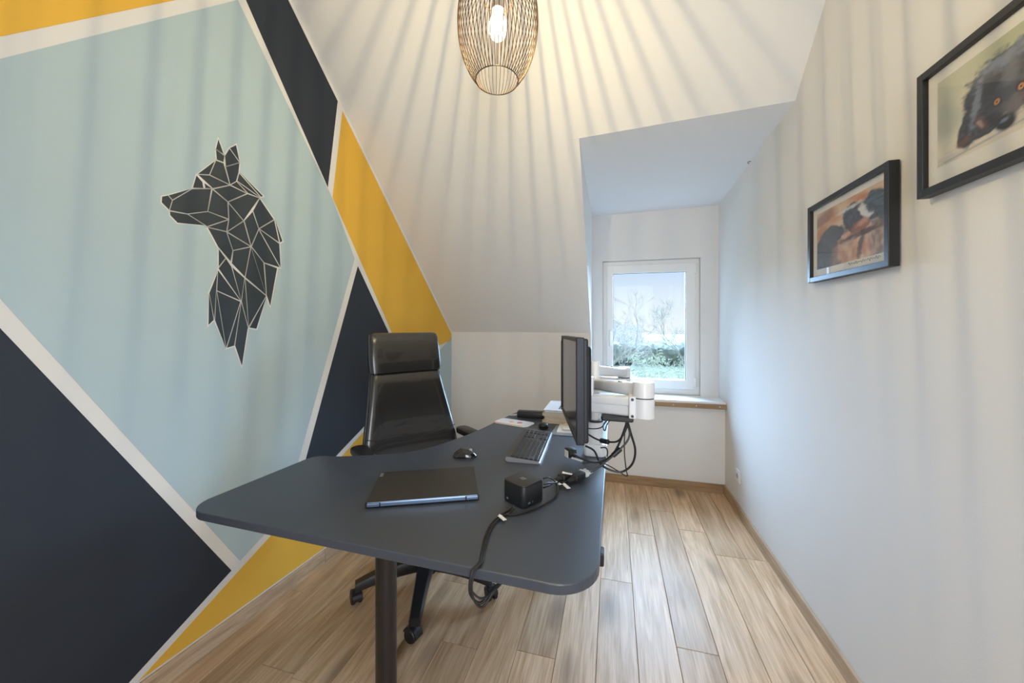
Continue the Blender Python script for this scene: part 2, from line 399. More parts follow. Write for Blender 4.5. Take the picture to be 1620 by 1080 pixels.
# skirting boards
def skirt(name, quads, m):
    r = setpiece(name)
    for pts, off in quads: 
        b_ = prism(B(), pts, off); bmesh.ops.bevel(b_, geom=[e for e in b_.edges if all(v.co.z > .05 for v in e.verts)], offset=.003, segments=1, affect='EDGES')
        obj('board', b_, m, r)
    return r
SH, ST = .072, .014
def lseg(ya, yb): return ([(xl(ya), ya, 0), (xl(yb), yb, 0), (xl(yb), yb, SH), (xl(ya), ya, SH)], LWN * ST)
skirt('baseboard_left', [lseg(-1.0, 1.762), lseg(1.764, YL)], M['oak_y'])
skirt('baseboard_right', [([(XR, a, 0), (XR, b_, 0), (XR, b_, SH), (XR, a, SH)], (-ST, 0, 0)) for a, b_ in ((-1.0, .9), (.902, YL - .015))], M['oak_y'])
skirt('baseboard_back', [([(a, YL, 0), (b_, YL, 0), (b_, YL, SH), (a, YL, SH)], (0, -ST, 0)) for a, b_ in ((xl(YL) + .015, -.6), (-.598, XR))], M['oak_x'])
# ------------------------------------------------------------------ desk
DZ, DT = .75, .026
desk = thing('corner_desk', 'dark grey corner desk with sweeping inner edge and round black legs', 'desk', (0, 0, 0))
def arc(c, r, a0, a1, n=7): return [(c[0] + r * math.cos(math.radians(a0 + (a1 - a0) * i / n)), c[1] + r * math.sin(math.radians(a0 + (a1 - a0) * i / n))) for i in range(n + 1)]
ol = arc((-.145, .968), .112, -90, 0, 10) + [(-.031, 1.6)] + arc((-.075, 2.46), .045, 0, 90) + arc((-.60, 2.465), .04, 90, 172)
inner = spline([(-.645, 2.45, 0), (-.690, 2.25, 0), (-.735, 2.02, 0), (-.790, 1.83, 0), (-.86, 1.66, 0), (-.955, 1.55, 0), (-1.08, 1.485, 0), (-1.20, 1.435, 0)], 5)
ol += [(p.x, p.y) for p in inner] + arc((-1.255, 1.355), .07, 80, 165, 8) + arc((-1.262, .972), .085, 182, 265, 10)
obj('desktop', slab(B(), ol, DZ - DT, DZ, .003), M['desk'], desk)
def column(x, y):
    lg = obj('leg', lathe(B(), [(.033, .03), (.033, DZ - DT - .012)], (x, y, 0), 28), M['satin'], desk, True)
    obj('mounting_plate', slab(B(), rrect(x, y, .09, .06, .015), DZ - DT - .014, DZ - DT, .001), M['satin'], lg)
    obj('foot', lathe(B(), [(.044, 0), (.048, .004), (.048, .022), (.040, .034), (.033, .036)], (x, y, 0), 28), M['satin'], lg, True)
column(-.700, 1.045); column(-.30, 2.12)
bm_ = box(B(), (-.02, -.56, -.02), (.02, .56, .02), .002, M4=Matrix.Translation((-.50, 1.583, DZ - DT - .035)) @ Matrix.Rotation(math.atan2(-.40, 1.075), 4, 'Z'))
obj('crossbeam', bm_, M['satin'], desk)
obj('height_switch', box(B(), (-.055, 1.045, DZ - DT - .036), (-.024, 1.085, DZ - DT), .004), M['black'], desk)
# ------------------------------------------------------------------ office chair
CC = Vector((-.925, 1.745, 0)); FA = math.radians(-37)
chair = thing('office_chair', 'black leather swivel chair with tall padded headrest behind the desk', 'chair', CC, FA - (-PI / 2))
# local frame: front is -y, x to the sitter's left
base = obj('star_base', lathe(B(), [(.030, .075), (.048, .082), (.050, .13), (.036, .15), (.030, .152)], n=24), M['black'], chair, True)
def star_arm(a):
    d = Vector((math.cos(a), math.sin(a), 0)); n_ = Vector((-d.y, d.x, 0)); rg = []
    for t in [i / 8 for i in range(9)]:
        r = .03 + .315 * t; z = .136 - .050 * t * t; hw = .041 - .016 * t; hh = .031 - .012 * t
        ring = [(1, .25), (.75, 1), (-.75, 1), (-1, .25), (-.9, -1), (.9, -1)]
        rg.append([d * r + n_ * hw * x + Vector((0, 0, z + hh * y)) for x, y in ring])
    return loft(B(), rg)
wa = FA + PI / 2
for deg in (-71, -143, 1, 73, 145):
    a = math.radians(deg) - wa
    arm = obj('base_arm', star_arm(a), M['black'], chair, True)
    d = Vector((math.cos(a), math.sin(a), 0)); n_ = Vector((-d.y, d.x, 0)); p = d * .338
    c_ = obj('caster', B(), M['black'], chair)
    b_ = B(); ph = random.uniform(0, 6.28); ca = Vector((math.cos(ph), math.sin(ph), 0)); cn = Vector((-ca.y, ca.x, 0))
    cyl(b_, p + Vector((0, 0, .05)), p + Vector((0, 0, .09)), .008, 10)
    ctr = p - ca * .012 + Vector((0, 0, .030))
    for s_ in (-1, 1): cyl(b_, ctr + cn * s_ * .007, ctr + cn * s_ * .025, .030, 20, bev=.004)
    # hood over the two wheels
    rg = []
    for t in range(9):
        th = math.radians(-5 + 21 * t); q = ctr + ca * .037 * math.cos(th) + Vector((0, 0, .037 * math.sin(th)))
        q2 = ctr + ca * .0315 * math.cos(th) + Vector((0, 0, .0315 * math.sin(th)))
        rg.append([q + cn * .022, q - cn * .022, q2 - cn * .022, q2 + cn * .022])
    loft(b_, rg)
    b_.to_mesh(c_.data); b_.free()
    for f in c_.data.polygons: f.use_smooth = False
obj('gas_lift', lathe(B(), [(.028, .15), (.028, .28), (.017, .281), (.017, .42)], n=20), M['satin'], chair, True)
obj('tilt_mechanism', box(B(), (-.09, -.13, .415), (.09, .13, .455), .01), M['black'], chair)
# padded pieces: rings of rounded rectangles
def pad_ring(c, hw, ht, e=.55, n=32, curve=0, ux=Vector((1, 0, 0)), uy=Vector((0, 1, 0))):
    r = []
    for i in range(n):
        a = 2 * PI * i / n; cx, sx = math.cos(a), math.sin(a)
        x = math.copysign(abs(cx) ** e, cx) * hw; y = math.copysign(abs(sx) ** e, sx) * ht
        r.append(Vector(c) + ux * x + uy * (y - curve * x * x))
    return r
def pad(prof, curve=0, e=.5):
    # prof: (z, y, half width, half thickness)
    return loft(B(), [pad_ring((0, y, z), w_, t_, e, curve=curve) for z, y, w_, t_ in prof])
sb = loft(B(), [pad_ring((0, -.02, z), .25 * k_, .245 * k_, .42) for z, k_ in ((.455, .86), (.462, .95), (.48, 1.0), (.51, 1.0), (.53, .96), (.541, .86), (.545, .6))])
obj('seat', sb, M['leather'], chair, True)
zs = [(.475, .205, .150), (.49, .205, .20), (.52, .207, .245), (.56, .210, .262), (.62, .213, .268), (.66, .216, .268), (.70, .222, .263), (.78, .236, .249), (.86, .252, .235), (.94, .270, .221), (1.02, .288, .208), (1.07, .300, .201), (1.085, .304, .19)]
pr = [(z, y, hw, .040 if .5 < z < 1.075 else .030) for z, y, hw in zs]
backrest = obj('backrest', pad(pr, curve=.55), M['leather'], chair, True)
# back shell
pr2 = [(z, y + .030, hw * 1.012, .022) for z, y, hw in zs]
obj('back_shell', pad(pr2, curve=.55), M['black'], backrest, True)
# stitched V seam across the lower back
sm = []
for i in range(21):
    x = -.255 + .51 * i / 20; z = .705 + .052 * (abs(x) / .255)
    hw_ = .262; q_ = min(1, abs(x) / hw_) ** 4
    yy = .222 + (z - .70) * .172 - .0405 * max(0, 1 - q_) ** .25 - .55 * x * x
    sm.append((x, yy, z))
obj('seam', tube(B(), sm, .0022, 6, 0), M['black'], backrest, True)
hz = [(1.075, .300, .195, .040), (1.085, .300, .206, .050), (1.11, .303, .209, .052), (1.17, .312, .209, .051), (1.23, .322, .206, .049), (1.275, .331, .203, .044), (1.295, .336, .198, .034), (1.302, .338, .180, .018)]
obj('headrest', pad(hz, curve=.45, e=.42), M['leather'], chair, True)
obj('back_support', tube(B(), [(0, .10, .435), (0, .24, .44), (0, .292, .52), (0, .30, .68)], [.022] * 60, 10), M['black'], chair, True)
for s_ in (-1, 1):
    ar = obj('armrest', tube(B(), [(s_ * .20, .0, .44), (s_ * .27, .0, .45), (s_ * .298, .0, .50), (s_ * .298, .03, .58), (s_ * .298, .06, .71)], .018, 10), M['black'], chair, True)
    obj('arm_pad', slab(B(), rrect(s_ * .298, .09, .040, .10, .038), .706, .738, .008), M['black'], ar, True)
# ------------------------------------------------------------------ monitors
def monitor(near, far, zb, zt, label, roll=0):
    near, far = Vector(near + (0,)), Vector(far + (0,)); d = (far - near).normalized(); L = (far - near).length
    # local: x along the screen from near to far, y = outwards from the back, z up
    root = thing('monitor', label, 'monitor', ((near + far) / 2) + Vector((0, 0, (zb + zt) / 2)), math.atan2(d.y, d.x))
    root.rotation_euler = (0, roll, math.atan2(d.y, d.x))
    H = (zt - zb) / 2; X = L / 2
    # with x along near->far, the screen faces +y and the back faces -y
    obj('bezel', ring_frame(B(), -X, X, -H, H, .014, .014, .017, .014, -.026, .0, .0025), M['moncase'], root)
    obj('screen', box(B(), (-X + .012, -.010, -H + .015), (X - .012, -.004, H - .012)), M['screen'], root)
    obj('rear_housing', box(B(), (-X + .004, -.040, -H + .004), (X - .004, -.012, H - .004), .006), M['moncase'], root)
    bk = box(B(), (-X + .06, -.060, -H + .06), (X - .06, -.036, H - .03), .012, 3)
    obj('rear_bulge', bk, M['moncase'], root, True)
    for i in range(9): obj('vent_slot', box(B(), (-.16 + i * .04, -.0612, H - .09), (-.145 + i * .04, -.0595, H - .05)), M['black'], root)
    obj('mount_plate', box(B(), (-.055, -.070, -.055), (.055, -.059, .055), .003), M['armwhite'], root)
    return root
mon1 = monitor((-.114, 1.21), (-.233, 1.74), .957, 1.303, 'nearer black monitor turned edge-on, screen toward the wolf wall', math.radians(1.0))
mon2 = monitor((-.246, 1.82), (-.272, 2.35), .935, 1.271, 'second black monitor, almost hidden behind the nearer edge-on one')
# ------------------------------------------------------------------ monitor arm
PB = Vector((-.082, 1.775, DZ))
arm = thing('dual_monitor_mount', 'white double-armed monitor mount clamped to the window side of the desk', 'monitor mount', PB)
obj('clamp_base', slab(B(), rrect(.0, 0, .048, .05, .02), .0, .055, .006), M['armwhite'], arm, True)
b_ = box(B(), (.047, -.03, -.06), (.056, .03, .05), .003); box(b_, (-.0, -.03, -.062), (.056, .03, -.054), .002); cyl(b_, (.02, 0, -.058), (.02, 0, -DT - .001), .012, 12)
obj('desk_clamp', b_, M['armwhite'], arm)
obj('post', lathe(B(), [(.036, .05), (.036, .15), (.030, .152), (.022, .156), (.022, .424), (.020, .428)], n=24), M['armwhite'], arm, True)
obj('collar', lathe(B(), [(.037, .152), (.0375, .153), (.0375, .159), (.037, .160)], n=24), M['black'], arm, True)
def beam(a, b, h0, h1, w0, w1):
    a, b = Vector(a) , Vector(b); d = (b - a); d.z = 0; d.normalize(); n_ = Vector((-d.y, d.x, 0)); rg = []
    for t, k_ in ((0, .8), (.03, 1), (.97, 1), (1, .8)):
        c = a + (b - a) * t; hh = (h0 + (h1 - h0) * t) / 2; ww = (w0 + (w1 - w0) * t) / 2
        rg.append([c + n_ * x * k_ + Vector((0, 0, z * k_)) for x, z in rrect(0, 0, ww, hh, min(ww, hh) * .45, 4)])
    return loft(B(), rg)
E1 = PD(1018, 600, 1.36); E1 = Vector((E1.x, E1.y, 0)) - Vector((PB.x, PB.y, 0))
up1 = .318                                   # link heights above the desk top
obj('upper_link', beam((0, 0, up1 + .005), (E1.x, E1.y, .360), .048, .05, .05, .05), M['armwhite'], arm, True)
el = obj('elbow', lathe(B(), [(.026, .257), (.0375, .262), (.0385, .330), (.0385, .332)], (E1.x, E1.y, 0), 28), M['armwhite'], arm, True)
obj('elbow_cap', lathe(B(), [(.0385, .336), (.0385, .385), (.036, .391), (.022, .393)], (E1.x, E1.y, 0), 28), M['armwhite'], el, True)
obj('elbow_ring', lathe(B(), [(.037, .330), (.037, .338)], (E1.x, E1.y, 0), 28), M['black'], el, True)
V1 = Vector((-.086, 1.495, 0)) - Vector((PB.x, PB.y, 0))
fa = obj('forearm', beam((E1.x - .03, E1.y + .005, .300), (V1.x, V1.y, .292), .074, .066, .055, .05), M['armwhite'], arm, True)
obj('forearm_cover', beam((E1.x - .034, E1.y + .005, .318), (V1.x + .004, V1.y, .310), .034, .030, .060, .055), M['armwhite'], fa, True)
obj('hinge_plate', box(B(), (-.012, -.036, -.040), (.012, .036, .040), .004, M4=Matrix.Translation((E1.x - .040, E1.y + .004, .300))), M['armwhite'], fa)
for zz in (-.03, .03):
    obj('screw', cyl(B(), (E1.x - .04, E1.y - .030, .300 + zz), (E1.x - .04, E1.y - .0365, .300 + zz), .005, 10), M['black'], fa)
obj('cable_tray', box(B(), (E1.x - .15, E1.y - .022, .243), (E1.x - .035, E1.y + .03, .262), .006), M['black'], arm)
obj('tilt_head', box(B(), (V1.x - .030, V1.y - .022, .27), (V1.x + .012, V1.y + .03, .395), .008), M['armwhite'], arm, True)
E2 = Vector((.060, 2.24, 0)) - Vector((PB.x, PB.y, 0))
obj('upper_link', beam((0, 0, .386), (E2.x, E2.y, .325), .048, .048, .048, .05), M['armwhite'], arm, True)
el2 = obj('elbow', lathe(B(), [(.026, .240), (.034, .245), (.035, .293)], (E2.x, E2.y, 0), 24), M['armwhite'], arm, True)
obj('elbow_cap', lathe(B(), [(.035, .299), (.035, .350), (.03, .355)], (E2.x, E2.y, 0), 24), M['armwhite'], el2, True)
obj('elbow_ring', lathe(B(), [(.034, .293), (.034, .300)], (E2.x, E2.y, 0), 24), M['black'], el2, True)
V2 = Vector((-.168, 2.07, 0)) - Vector((PB.x, PB.y, 0))
obj('forearm', beam((E2.x, E2.y, .267), (V2.x, V2.y, .30), .05, .05, .046, .046), M['armwhite'], arm, True)
obj('tilt_head', box(B(), (V2.x - .012, V2.y - .026, .29), (V2.x + .014, V2.y + .026, .41), .006), M['armwhite'], arm, True)
for q, z_ in ((E1 * .62, .372), (E2 * .45, .386)):
    obj('cable_clip', box(B(), (q.x - .016, q.y - .014, z_ - .012), (q.x + .016, q.y + .014, z_ + .002), .002), M['black'], arm)
# ------------------------------------------------------------------ things on the desk
kb = thing('keyboard', 'slim black keyboard with silver edge lying lengthwise before the monitors', 'keyboard', (-.388, 1.795, DZ), math.radians(90 + 2.5))
KX, KY = .225, .076                          # local x = length, y = depth (far side +y)
kbd = B()
rg = []
for z0, z1, i_ in ((0, .003, 0),):
    pass
sec = [(-KY, .0), (-KY, .006), (-KY + .004, .009), (KY - .006, .021), (KY, .018), (KY, .006), (KY - .01, 0)]
loft(kbd, [[Vector((x, y, z + .001)) for y, z in sec] for x in (-KX, KX)])
obj('keyboard_body', kbd, M['keyb'], kb)
ed = B()
for x in (-KX - .0015, KX + .0015):
    loft(ed, [[Vector((x + d_, y, z + .0012)) for y, z in sec] for d_ in (-.0015, .0015)])
box(ed, (-KX, -KY - .003, .0015), (KX, -KY + .0005, .007), .001)
obj('silver_edge', ed, M['keybevel'], kb)
rowm = {}
def keycap(w_):
    if w_ not in rowm:
        b_ = slab(B(), rrect(0, 0, w_ / 2, .0074, .0015, 2), 0, .004, .0008)
        o = obj('key', b_, M['key']); rowm[w_] = o.data; bpy.data.objects.remove(o)
    return rowm[w_]
def addkey(x, y, w_):
    o = bpy.data.objects.new('key', keycap(round(w_, 4))); COL.objects.link(o); o.parent = kb
    z = .009 + (y + KY) * (.012 / (2 * KY - .01)) + .0005
    o.location = (x, y, z); o.rotation_euler = (math.atan(.012 / .142), 0, 0)
P_ = .0187
for r_ in range(6):
    y = -.055 + r_ * .0205
    if r_ == 0: ws = [1.25, 1.25, 1.25, 5.75, 1.25, 1.25, 1.25, 1.25]
    elif r_ == 5: ws = [.93] * 16
    else: ws = [[2.2] + [1] * 10 + [2.3], [1.7] + [1] * 11 + [1.8], [1.5] + [1] * 12 + [1], [1] * 13 + [1.5]][r_ - 1]
    x = -KX + .012
    for w_ in ws:
        addkey(x + w_ * P_ / 2, y, w_ * P_ - .003); x += w_ * P_
    x = KX - .012 - 7 * P_
    for c_ in range(7):
        if c_ == 3 or (c_ < 3 and r_ == 2): continue
        addkey(x + P_ * (c_ + .5), y, P_ - .003)
mo = thing('mouse', 'glossy black computer mouse between laptop and keyboard', 'mouse', (-.650, 1.580, DZ), math.radians(15))
rg = []
for t in [i / 14 for i in range(15)]:
    x = -.056 + .112 * t; k_ = math.sqrt(max(0, 1 - (2 * t - 1) ** 2)) ** .8 + .001
    hh = .037 * (math.sin(PI * min(1, (t * .86 + .10))) ** .75) * (k_ ** .6); hw = .031 * k_ ** .75
    rg.append([Vector((x, hw * math.cos(a), max(0, 1) * (.0012 + (hh * math.sin(a) if a <= PI else hh * .03 * math.sin(a))))) for a in [2 * PI * j / 20 for j in range(20)]])
obj('shell', loft(B(), rg), M['gloss'], mo, True)
obj('wheel', cyl(B(), (.026, -.004, .0285), (.026, .004, .0285), .007, 14), M['silver'], mo, True)
lp = thing('laptop', 'closed dark grey laptop with blue-grey hinge bar at the desk front', 'laptop', (-.662, 1.238, DZ), math.radians(24.5))
LX, LY = .183, .127
obj('base', slab(B(), rrect(0, .003, LX, LY - .004, .008), .003, .012, .002), M['black'], lp)
obj('lid', slab(B(), rrect(0, 0, LX, LY, .007), .013, .0205, .0012), M['laptop'], lp)
obj('hinge_bar', box(B(), (-LX + .044, -LY - .003, .005), (LX - .044, -LY + .012, .0185), .002), M['hinge'], lp)
for s_ in (-1, 1):
    obj('hinge', box(B(), (s_ * (LX - .022) - .020, -LY - .003, .005), (s_ * (LX - .022) + .020, -LY + .012, .0165), .002), M['hinge'], lp)
    obj('rear_edge', box(B(), (s_ * LX - .003, -LY - .002, .003), (s_ * LX + .001, -LY + .01, .0195), .001), M['black'], lp)
obj('rear_strip', box(B(), (-LX + .004, -LY - .0015, .017), (LX - .004, -LY + .01, .0200), .001), M['hinge'], lp)
for x in (-LX + .02, LX - .02):
    for y in (-LY + .02, LY - .02): obj('rubber_foot', cyl(B(), (x, y, 0), (x, y, .004), .008, 10), M['black'], lp)
obj('badge', box(B(), (-LX + .004, LY - .045, .0204), (-LX + .016, LY - .012, .0209)), M['silver'], lp)
dk = thing('docking_station', 'black cube docking station with silver emblem on its top', 'docking station', (-.296, 1.241, DZ), math.radians(-31))
dko = rrect(0, 0, .051, .051, .017, 6)
obj('housing', slab(B(), dko, .002, .070, .003), M['black'], dk, True)
obj('top_plate', slab(B(), rrect(0, 0, .0505, .0505, .017, 6), .0695, .0735, .002), M['laptop'], dk, True)
obj('rubber_base', slab(B(), rrect(0, 0, .046, .046, .015, 4), 0, .003, .0005), M['black'], dk)
lg = B()                                     # emblem: four slanted strokes
def stroke(p, q, w_=.0022):
    p, q = Vector(p), Vector(q); n_ = (q - p).orthogonal().normalized() if False else Vector((-(q - p).y, (q - p).x)).normalized() * w_
    prism(lg, [(p.x - n_.x, p.y - n_.y, .0733), (q.x - n_.x, q.y - n_.y, .0733), (q.x + n_.x, q.y + n_.y, .0733), (p.x + n_.x, p.y + n_.y, .0733)], (0, 0, .0007))
for p, q in (((-.012, -.006), (-.005, .010)), ((-.006, -.006), (-.002, .003)), ((-.004, .003), (-.0005, .003)), ((.000, -.010), (.006, .006)), ((.004, .006), (.0085, .006)), ((.0085, .006), (.006, -.004)), ((.003, -.004), (.006, -.004)) ):
    stroke(p, q, .0012)
obj('emblem', lg, M['silver'], dk)
for p, q, m in (((-.03, -.0512), (-.022, -.0506), 'silver'), ((.0506, -.030), (.0512, -.02), 'silver'), ((.0506, -.010), (.0512, -.007), 'silver')):
    obj('port', box(B(), (p[0], p[1], .012), (q[0], q[1], .018)), M[m], dk)
# puck, case, folded leaflet
pk = thing('webcam_puck', 'small round black puck beside the far end of the keyboard', 'puck', (-.388, 2.125, DZ))
obj('body', lathe(B(), [(.020, 0), (.027, .004), (.029, .014), (.027, .026), (.020, .031), (.008, .032)], n=24), M['black'], pk, True)
obj('band', lathe(B(), [(.0288, .011), (.0296, .012), (.0296, .018), (.0286, .019)], n=24), M['gloss'], pk, True)
cs = thing('battery_case', 'long black box with a short white plug, at the desk back edge', 'case', (-.513, 2.362, DZ), math.radians(3))
obj('body', box(B(), (-.088, -.028, 0), (.088, .028, .036), .006, 3), M['black'], cs, True)
obj('lid', box(B(), (-.086, -.026, .034), (.086, .026, .040), .003), M['black'], cs, True)
obj('plug', tube(B(), [(-.087, 0, .012), (-.105, .0, .010), (-.125, .005, .006), (-.142, .012, .004)], .004, 8), M['label'], cs, True)
lf = thing('leaflet', 'white glossy leaflet with orange and yellow print, by the puck', 'leaflet', (-.583, 2.195, DZ), math.radians(-16))
obj('sheet', slab(B(), rrect(0, 0, .118, .062, .028, 5), .0, .004, .001), M['paper2'], lf)
pt = B(); box(pt, (-.112, -.058, .0038), (.02, -.045, .0044)); obj('print_strip', pt, M['orange'], lf)
pt = B(); box(pt, (.02, -.058, .0038), (.085, -.040, .0044)); obj('print_strip', pt, M['gold'], lf)
pt = B(); cyl(pt, (-.02, .005, .0038), (-.02, .005, .0044), .016, 14); obj('print_spot', pt, M['gold'], lf)
pt = B(); cyl(pt, (.035, .01, .0038), (.035, .01, .0044), .018, 14); obj('print_spot', pt, M['pink'], lf)
# stacked papers and magazines
def booklet(x, y, z, hx, hy, t, rz, cover, label, group, edge='paper'):
    r = thing('magazine', label, 'magazine', (x, y, z), rz, group)
    obj('pages', box(B(), (-hx + .003, -hy + .003, .0008), (hx - .003, hy - .003, t - .0008)), M[edge], r)
    obj('cover', box(B(), (-hx, -hy, t - .0012), (hx, hy, t)), M[cover], r)
    obj('back_cover', box(B(), (-hx, -hy, 0), (hx, hy, .0012)), M[cover], r)
    return r
z = DZ
sx, sy = -.300, 2.385
ths = [.014, .010, .012, .008, .013, .007, .010, .006]
lbl = ['thick cream magazine at the very bottom of the tall paper stack', 'cream magazine second from bottom in the tall paper stack',
       'cream magazine third from bottom of the tall paper stack', 'thin cream magazine, fourth up in the tall paper stack',
       'thick cream magazine above the middle of the tall paper stack', 'pale magazine just under the grey-edged ones in the tall stack',
       'grey-covered magazine directly below the top of the tall stack', 'white magazine with navy-framed cover on top of the tall stack']
for i, t in enumerate(ths):
    m_ = ['paper', 'paper', 'paper', 'paper', 'paper', 'paper2', 'grey', 'paper2'][i]
    r = booklet(sx + random.uniform(-.006, .006), sy + random.uniform(-.006, .006), z, .105, .140, t, random.uniform(-.07, .05) - .04, m_, lbl[i], 'magazines stacked by the monitors', 'paper' if i < 6 else 'paper2')
    if i == 7:
        ps = B(); ring_frame(ps, -.02, .10, -.10, .08, .008, .008, .01, .01, 0, .0006, 0)
        for v in ps.verts: v.co = Vector((v.co.x, v.co.z, v.co.y + t))
        obj('cover_print', ps, M['navyc'], r)
    z += t
z = DZ
for i, (t, m_, l_) in enumerate(((.004, 'grey', 'slim dark-edged folder under the loose sheets before the stack'), (.006, 'paper2', 'white booklet lying on the slim folder near the keyboard'), (.008, 'paper', 'small cream booklet on top of the low pile near keyboard'))):
    booklet(-.222 + i * .012, 2.105 + i * .022, z, .105 - i * .012, .093 - i * .012, t, -.02 + .05 * i, m_, l_, 'low paper pile by the keyboard', 'paper2'); z += t
# ------------------------------------------------------------------ cables
def cable(label, pts, r=.0035, ferrite=None, k=8, name='cable'):
    root = thing(name, label, 'cable', (0, 0, 0))
    obj('cord', tube(B(), pts, r, 8, k), M['cable'], root, True)
    if ferrite:
        a, b = ferrite; cyl_ = cyl(B(), a, b, .0095, 14, bev=.002); obj('ferrite_core', cyl_, M['black'], root, True)
    return root
D = 1.40
PDl = lambda L: [PD(*p) for p in L]
cable('thick black cable from arm tray down to the connector at monitor foot', PDl([(992, 667, 1.42), (984, 690, 1.42), (974, 712, 1.42), (960, 726, 1.42), (942, 731, 1.40), (922, 726, 1.36), (904, 717, 1.33)]), .0042)
cable('black cable with small ferrite core crossing in front of the clamp', PDl([(922, 680, 1.56), (934, 689, 1.54), (948, 696, 1.5), (966, 699, 1.46), (978, 697, 1.45), (988, 684, 1.44), (994, 667, 1.43)]), .0036, (PD(950, 696.5, 1.497), PD(963, 699, 1.465)))
cable('black cable hanging in the widest loop beyond the desk edge', PDl([(926, 705, 1.5), (940, 713, 1.48), (950, 733, 1.45), (965, 743, 1.43), (984, 746, 1.42), (1000, 734, 1.41), (1005, 712, 1.41), (998, 685, 1.415), (993, 667, 1.42)]), .0042)
cable('black video cable with big ferrite core ending in white connector', PDl([(934, 747, 1.40), (948, 738, 1.40), (966, 724, 1.40), (980, 711, 1.405), (992, 698, 1.41), (996, 684, 1.415), (991, 668, 1.42)]), .0038, (PD(969, 721, 1.40), PD(982, 709.5, 1.405)))
cable('thin black lead dipping lowest beside the desk edge', PDl([(921, 733, 1.44), (938, 731, 1.44), (958, 734, 1.44), (978, 745, 1.44), (992, 753, 1.44), (990.5, 742, 1.44), (988, 718, 1.44), (988, 690, 1.435), (990, 668, 1.43)]), .0022)
cable('short black lead looping against the top of the clamp post', PDl([(922, 676, 1.58), (938, 678, 1.58), (951, 676, 1.57), (957, 668, 1.56), (961, 664, 1.55), (954, 674, 1.56), (957, 681, 1.57), (960, 672, 1.56), (966, 663, 1.52)]), .0024)
cable('small black lead with flat plug at the foot of the arm', PDl([(950, 708, 1.60), (958, 708, 1.60), (961, 713, 1.60), (960.5, 722, 1.60)]), .003)
# connector under the nearer monitor: black shell, white face
def place(root, p, fwd):                     # orient local x along fwd
    root.location = p; root.rotation_euler = Vector(fwd).to_track_quat('X', 'Z').to_euler(); return root
cn = place(thing('cable_plug', 'black plug with a white label below the nearer monitor', 'plug'), PZ(902, 714, .790), PZ(915, 722, .79) - PZ(892, 708, .79))
obj('body', box(B(), (-.020, -.018, -.020), (.026, .018, .016), .004), M['black'], cn, True)
obj('label', box(B(), (-.014, -.0195, -.022), (.014, -.0175, .008)), M['label'], cn)
obj('boot', cyl(B(), (.024, 0, 0), (.05, 0, -.002), .008, 10, .005), M['black'], cn, True)
def plug(p, q, label, white=False):
    r = place(thing('cable_plug', label, 'plug'), p, q - p)
    L = (q - p).length
    obj('boot', cyl(B(), (0, 0, 0), (L * .35, 0, 0), .007, 12, .013), M['black'], r, True)
    obj('body', box(B(), (L * .3, -.018, -.014), (L * .82, .018, .014), .006, 3), M['black'], r, True)
    if white:
        b_ = box(B(), (L * .82, -.020, -.008), (L * .98, .020, .010), .002)
        for s_ in (-1, 1): box(b_, (L * .95, s_ * .015 - .004, -.004), (L * 1.22, s_ * .015 + .004, .004), .001)
        box(b_, (L * .95, -.008, -.007), (L * 1.12, .008, .007), .002)
        obj('connector', b_, M['label'], r)
    return r
plug(PZ(898, 762, .766), PZ(926, 747, .768), 'black plug joined to a broad white video connector', True)
plug(PZ(878, 760, .767), PZ(906, 750, .767), 'rounded black adaptor lying behind the white-labelled lead')
cable('black lead from the dock to the white video connector', PDl([(861, 766, 1.20), (868, 764, 1.22), (874, 764, 1.25)]) + [PZ(884, 763, .766), PZ(899, 761, .766)], .003)
cable('black lead from the dock to the rounded adaptor', [PZ(860, 771, .772), PZ(868, 768, .770), PZ(876, 763, .768), PZ(881, 759, .767)], .0032)
def flag(label, p, q, w_=.009, h=.006):
    d = q - p; d.z = 0; L = d.length; r = thing('cable_label', label, 'label', p, math.atan2(d.y, d.x), None)
    obj('sleeve', tube(B(), [(0, 0, 0), (L * .2, 0, 0)], .004, 8, 1), M['label'], r)
    obj('tag', box(B(), (.0, -w_, -.0006), (L, w_, .0006)), M['label'], r); return r
flag('white paper flag standing nearest the monitor foot', PZ(905, 724, .775), PZ(921, 734, .762), .008)
flag('white paper flag bent down beside the dock leads', PZ(892, 765, .762), PZ(900, 776, .754), .007)
flag('white paper flag lying across the rounded adaptor', PZ(890, 747, .785), PZ(905, 750, .785), .006)
flag('white sleeve on the lead closest to the dock', PZ(876, 760, .768), PZ(887, 768, .764), .006)
# bundle from the dock over the front edge of the desk
zc = DZ + .005
def over(o, du):
    L = [PZ(u + du, v, zc) for u, v in o]
    return L
edge = lambda u, y, z: None
def bundle(label, start, off, drop, r):
    pts = start + [PZ(793 + off, 815, zc), PZ(777 + off * .8, 830, zc), PZ(768 + off * .8, 850, zc), PZ(763 + off * .6, 872, zc), PZ(759 + off * .6, 890, zc)]
    x = pts[-1].x
    pts += [Vector((x - .008, .852, DZ + .000)), Vector((x - .012, .842, DZ - .03)), Vector((x - .008 + drop * .2, .843, DZ - .055 - drop)), Vector((x + .012, .852, DZ - .075 - drop)), Vector((x + .034, .880, DZ - .058)), Vector((x + .060, .915, DZ - .040)), Vector((x + .075, .955, DZ - DT - .006))]
    return cable(label, pts, r)
bundle('black dock lead with white tag hanging over the desk front edge', [PZ(810, 801, zc + .006), PZ(803, 808, zc)], -1, .0, .0034)
bundle('black dock lead from far side curling round dock to the desk front', [PD(859, 757, 1.235), PD(868, 755, 1.24), PZ(878, 762, .785), PZ(883, 774, .765), PZ(879, 785, zc), PZ(862, 797, zc), PZ(838, 808, zc), PZ(812, 814, zc)], 5, .008, .003)
